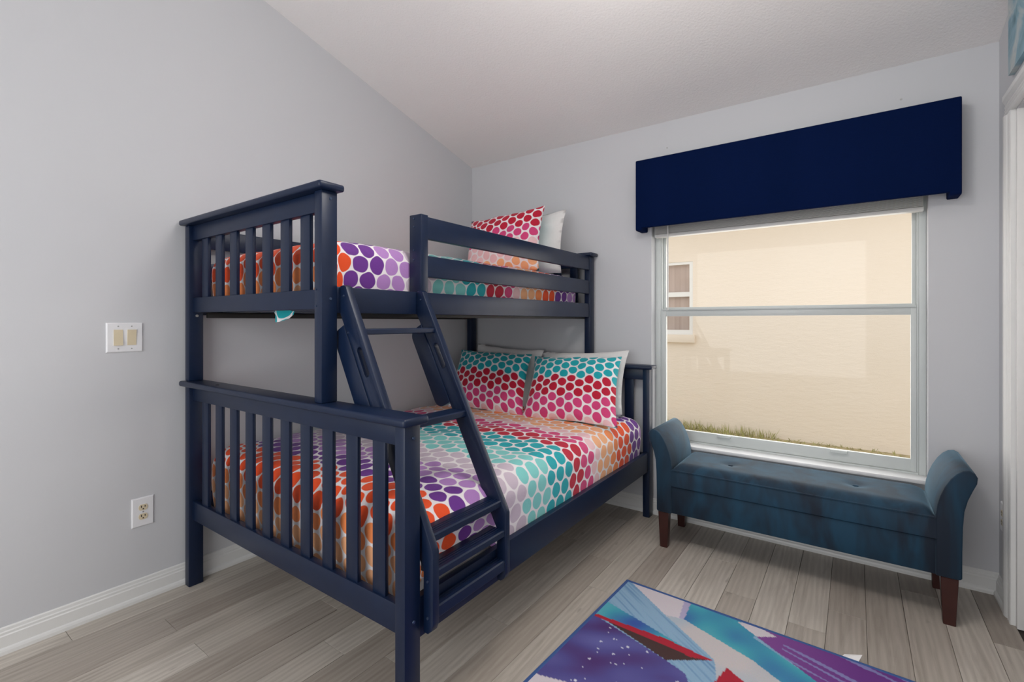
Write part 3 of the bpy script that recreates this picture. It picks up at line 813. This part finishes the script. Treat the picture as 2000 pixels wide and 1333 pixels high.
# ------------------------------------------------------------------ wall plates
def plate(bm, yc, zc, w, h, xw=XL, sg=1):
    pts = [(0, 0, 1.0), (0.004, 0.0, 1.0), (0.0065, 0.004, 0.0)]
    def ring(d, ins): return [bm.verts.new((xw + sg * d, yc + a * (w / 2 - ins), zc + b * (h / 2 - ins))) for a, b in ((-1, -1), (1, -1), (1, 1), (-1, 1))]
    r0, r1, r2 = ring(0, 0), ring(0.003, 0), ring(0.0065, 0.004)
    for A_, B_ in ((r0, r1), (r1, r2)):
        for i in range(4): bm.faces.new((A_[i], A_[(i + 1) % 4], B_[(i + 1) % 4], B_[i]))
    bm.faces.new(r2); bm.faces.new(r0)
sw = empty('light_switch', (XL, -2.26, 1.07)); tag(sw, 'white two gang plate with almond rocker switches on the side wall', 'light switch')
bm = bmesh.new(); plate(bm, -2.260, 1.132, 0.125, 0.124); finish('plate', bm, M['plate'], sw)
for yc, tilt in ((-2.283, 1), (-2.237, -1)):
    bm = bmesh.new(); x = XL + 0.0065
    z0, z1, zm = 1.132 - 0.033, 1.132 + 0.033, 1.132
    pr = [(z0, 0.006 if tilt > 0 else 0.0015), (zm, 0.003), (z1, 0.0015 if tilt > 0 else 0.006)]
    L_ = [bm.verts.new((x + d, yc - 0.0155, z)) for z, d in pr]; R_ = [bm.verts.new((x + d, yc + 0.0155, z)) for z, d in pr]
    L0 = [bm.verts.new((x - 0.002, yc - 0.0155, z)) for z, d in pr]; R0 = [bm.verts.new((x - 0.002, yc + 0.0155, z)) for z, d in pr]
    for i in range(2):
        bm.faces.new((L_[i], R_[i], R_[i + 1], L_[i + 1])); bm.faces.new((L0[i], L_[i], L_[i + 1], L0[i + 1])); bm.faces.new((R_[i], R0[i], R0[i + 1], R_[i + 1]))
    bm.faces.new((L0[0], R0[0], R_[0], L_[0])); bm.faces.new((L0[2], R0[2], R_[2], L_[2]))
    finish('rocker', bm, M['almond'], sw)
    for z in (1.132 - 0.047, 1.132 + 0.047):
        bm = bmesh.new(); add_cyl(bm, (XL + 0.006, yc, z), (XL + 0.0078, yc, z), 0.003, 0.0026, 10); finish('screw', bm, M['steel'], sw, smooth=True)

def outlet(yc, zc, xw, sg, label):
    ot = empty('wall_outlet', (xw, yc, zc - 0.06)); tag(ot, label, 'outlet')
    bm = bmesh.new(); plate(bm, yc, zc, 0.080, 0.124, xw, sg); finish('plate', bm, M['plate'], ot)
    for dz in (0.0195, -0.0195):
        z = zc + dz
        bm = bmesh.new(); pts = [(0.0165 * math.cos(a), max(-0.0125, min(0.0125, 0.0165 * math.sin(a)))) for a in [2 * PI * i / 24 for i in range(24)]]
        a = [bm.verts.new((xw + sg * 0.0055, yc + p[0], z + p[1])) for p in pts]; b = [bm.verts.new((xw + sg * 0.0085, yc + p[0], z + p[1])) for p in pts]
        bm.faces.new(b); bm.faces.new(a)
        for i in range(24): bm.faces.new((a[i], a[(i + 1) % 24], b[(i + 1) % 24], b[i]))
        rc = finish('receptacle', bm, M['almond'], ot)
        xs = sorted((xw + sg * 0.0075, xw + sg * 0.0089))
        for oy, oz, sw_, sh in ((-0.0065, 0.004, 0.0016, 0.0045), (0.0065, 0.004, 0.0016, 0.0037), (0, -0.0065, 0.0024, 0.0024)):
            box('slot', xs[0], xs[1], yc + oy - sw_, yc + oy + sw_, z + oz - sh, z + oz + sh, M['black'], rc, bev=0)
    xs = (xw + sg * 0.006, xw + sg * 0.0078)
    bm = bmesh.new(); add_cyl(bm, (xs[0], yc, zc), (xs[1], yc, zc), 0.003, 0.0026, 10); finish('screw', bm, M['steel'], ot, smooth=True)
outlet(-2.197, 0.378, XL, 1, 'white outlet plate low on the side wall beside the bed')
outlet(-0.092, 0.365, XR, -1, 'white outlet plate low on the wall between bench and door casing')

# wall decal above the doorway
def decal_mat():
    t = NT('wall_canvas_print'); g = t.geo(); n = t.noise(t.mapping(g, (1, 4, 5)), 1.0, 3, 0.6, 1.2)
    t.base(t.ramp(n.outputs[0], [(0.30, lin(92, 128, 140)), (0.45, lin(138, 172, 186)), (0.58, lin(196, 202, 200)), (0.70, lin(112, 156, 180))])); t.rough(0.7)
    return t.m
cv = empty('wall_canvas', (XR, -0.52, 2.178)); tag(cv, 'pale blue printed canvas above the door casing', 'picture')
cvb = bmesh.new()
add_prism_x(cvb, [(-0.252, 2.178), (-0.80, 2.178), (-0.80, 2.62), (-0.252, ceil_z(-0.252) - 0.012)], XR - 0.018, XR - 0.0005)
finish('printed_panel', cvb, decal_mat(), cv)

# unseen pendant lamp, added above the view to raise the room's brightness
LX, LY = 2.0, -1.75
LZ = ceil_z(LY)
LG = 2.32
cl_ = empty('added_fill_lamp', (LX, LY, LG - 0.09)); tag(cl_, 'unseen round pendant lamp added under the sloping ceiling to fill the room with light', 'fill light')
cyl('canopy', (LX, LY, LZ + 0.02), (LX, LY, LZ - 0.06), 0.075, M['trim'], cl_, n=24)
cyl('stem', (LX, LY, LZ - 0.05), (LX, LY, LG + 0.06), 0.014, M['steel'], cl_)
def fill_lamp_mat():
    t = NT('fill_lamp_glass'); t.base(lin(245, 240, 232)); t.rough(0.3)
    t.b.inputs['Emission Color'].default_value = (1.0, 0.965, 0.93, 1); t.b.inputs['Emission Strength'].default_value = 24.0
    return t.m
bm = bmesh.new(); bmesh.ops.create_uvsphere(bm, u_segments=28, v_segments=14, radius=0.21)
bmesh.ops.transform(bm, matrix=Matrix.Translation((LX, LY, LG)) @ Matrix.Diagonal((1, 1, 0.42, 1)), verts=bm.verts)
finish('globe', bm, fill_lamp_mat(), cl_, smooth=True)

# ------------------------------------------------------------------ outside the window
gz = -0.15
gd = box('ground', -6, 9, TW, 3.3, gz - 0.1, gz, M['lawn'], bev=0); tag(gd, 'side yard lawn between the two houses', kind='structure')
nb = empty('neighbour_house', (2.0, 3.35, gz)); tag(nb, 'cream stucco neighbouring house seen through the window', 'house')
NX1, NZ0, NZ1 = 0.83, 1.03, 1.96
boxes('stucco_wall', [(NX1, 9, 3.3, 3.5, gz - 0.1, 2.75), (-6, -0.15, 3.3, 3.5, gz - 0.1, 2.75), (-0.15, NX1, 3.3, 3.5, gz - 0.1, NZ0), (-0.15, NX1, 3.3, 3.5, NZ1, 2.75)], M['stucco'], nb, bev=0)
box('soffit', -6, 9, 2.75, 3.3, 2.62, 2.68, M['ext_white'], nb, bev=0)
box('fascia', -6, 9, 2.70, 2.76, 2.60, 2.80, M['ext_white'], nb, bev=0)
nw = boxes('house_window', [(-0.15, -0.10, 3.31, 3.36, NZ0, NZ1), (NX1 - 0.045, NX1, 3.31, 3.36, NZ0, NZ1), (-0.10, NX1 - 0.045, 3.312, 3.358, NZ0, NZ0 + 0.06), (-0.10, NX1 - 0.045, 3.312, 3.358, NZ1 - 0.035, NZ1), (-0.10, NX1 - 0.045, 3.315, 3.355, 1.515, 1.575)], M['ext_white'], nb, bev=0)
box('pane', -0.12, NX1 - 0.03, 3.345, 3.349, NZ0 + 0.04, NZ1 - 0.02, M['glass'], nw, bev=0)
box('curtain', -0.12, NX1 - 0.03, 3.375, 3.38, NZ0 + 0.03, NZ1 - 0.02, M['curtain'], nw, bev=0)
box('window_ledge', -0.22, NX1 + 0.03, 3.25, 3.31, NZ0 - 0.10, NZ0, M['stucco'], nb, bev=0.006)
bm = bmesh.new()
for _ in range(520):
    x = min(random.uniform(0.3, 3.2), random.uniform(0.3, 3.2)); y = 3.29 - abs(random.gauss(0, 0.10)); h = random.uniform(0.04, 0.13) * (1.0 if x < 1.75 else 0.35)
    a = random.uniform(0, PI); dx, dy = 0.006 * math.cos(a), 0.006 * math.sin(a); lx_, ly_ = random.gauss(0, 0.03), random.gauss(-0.01, 0.02)
    v = [bm.verts.new((x - dx, y - dy, gz)), bm.verts.new((x + dx, y + dy, gz)), bm.verts.new((x + lx_ * .5 + dx * .6, y + ly_ * .5, gz + h * .6)), bm.verts.new((x + lx_, min(3.298, y + ly_), gz + h))]
    bm.faces.new(v[:3]); bm.faces.new((v[0], v[2], v[3]))
g_ = finish('grass', bm, M['blade']); tag(g_, 'grass tufts growing along the foot of the stucco wall', 'grass', kind='stuff')
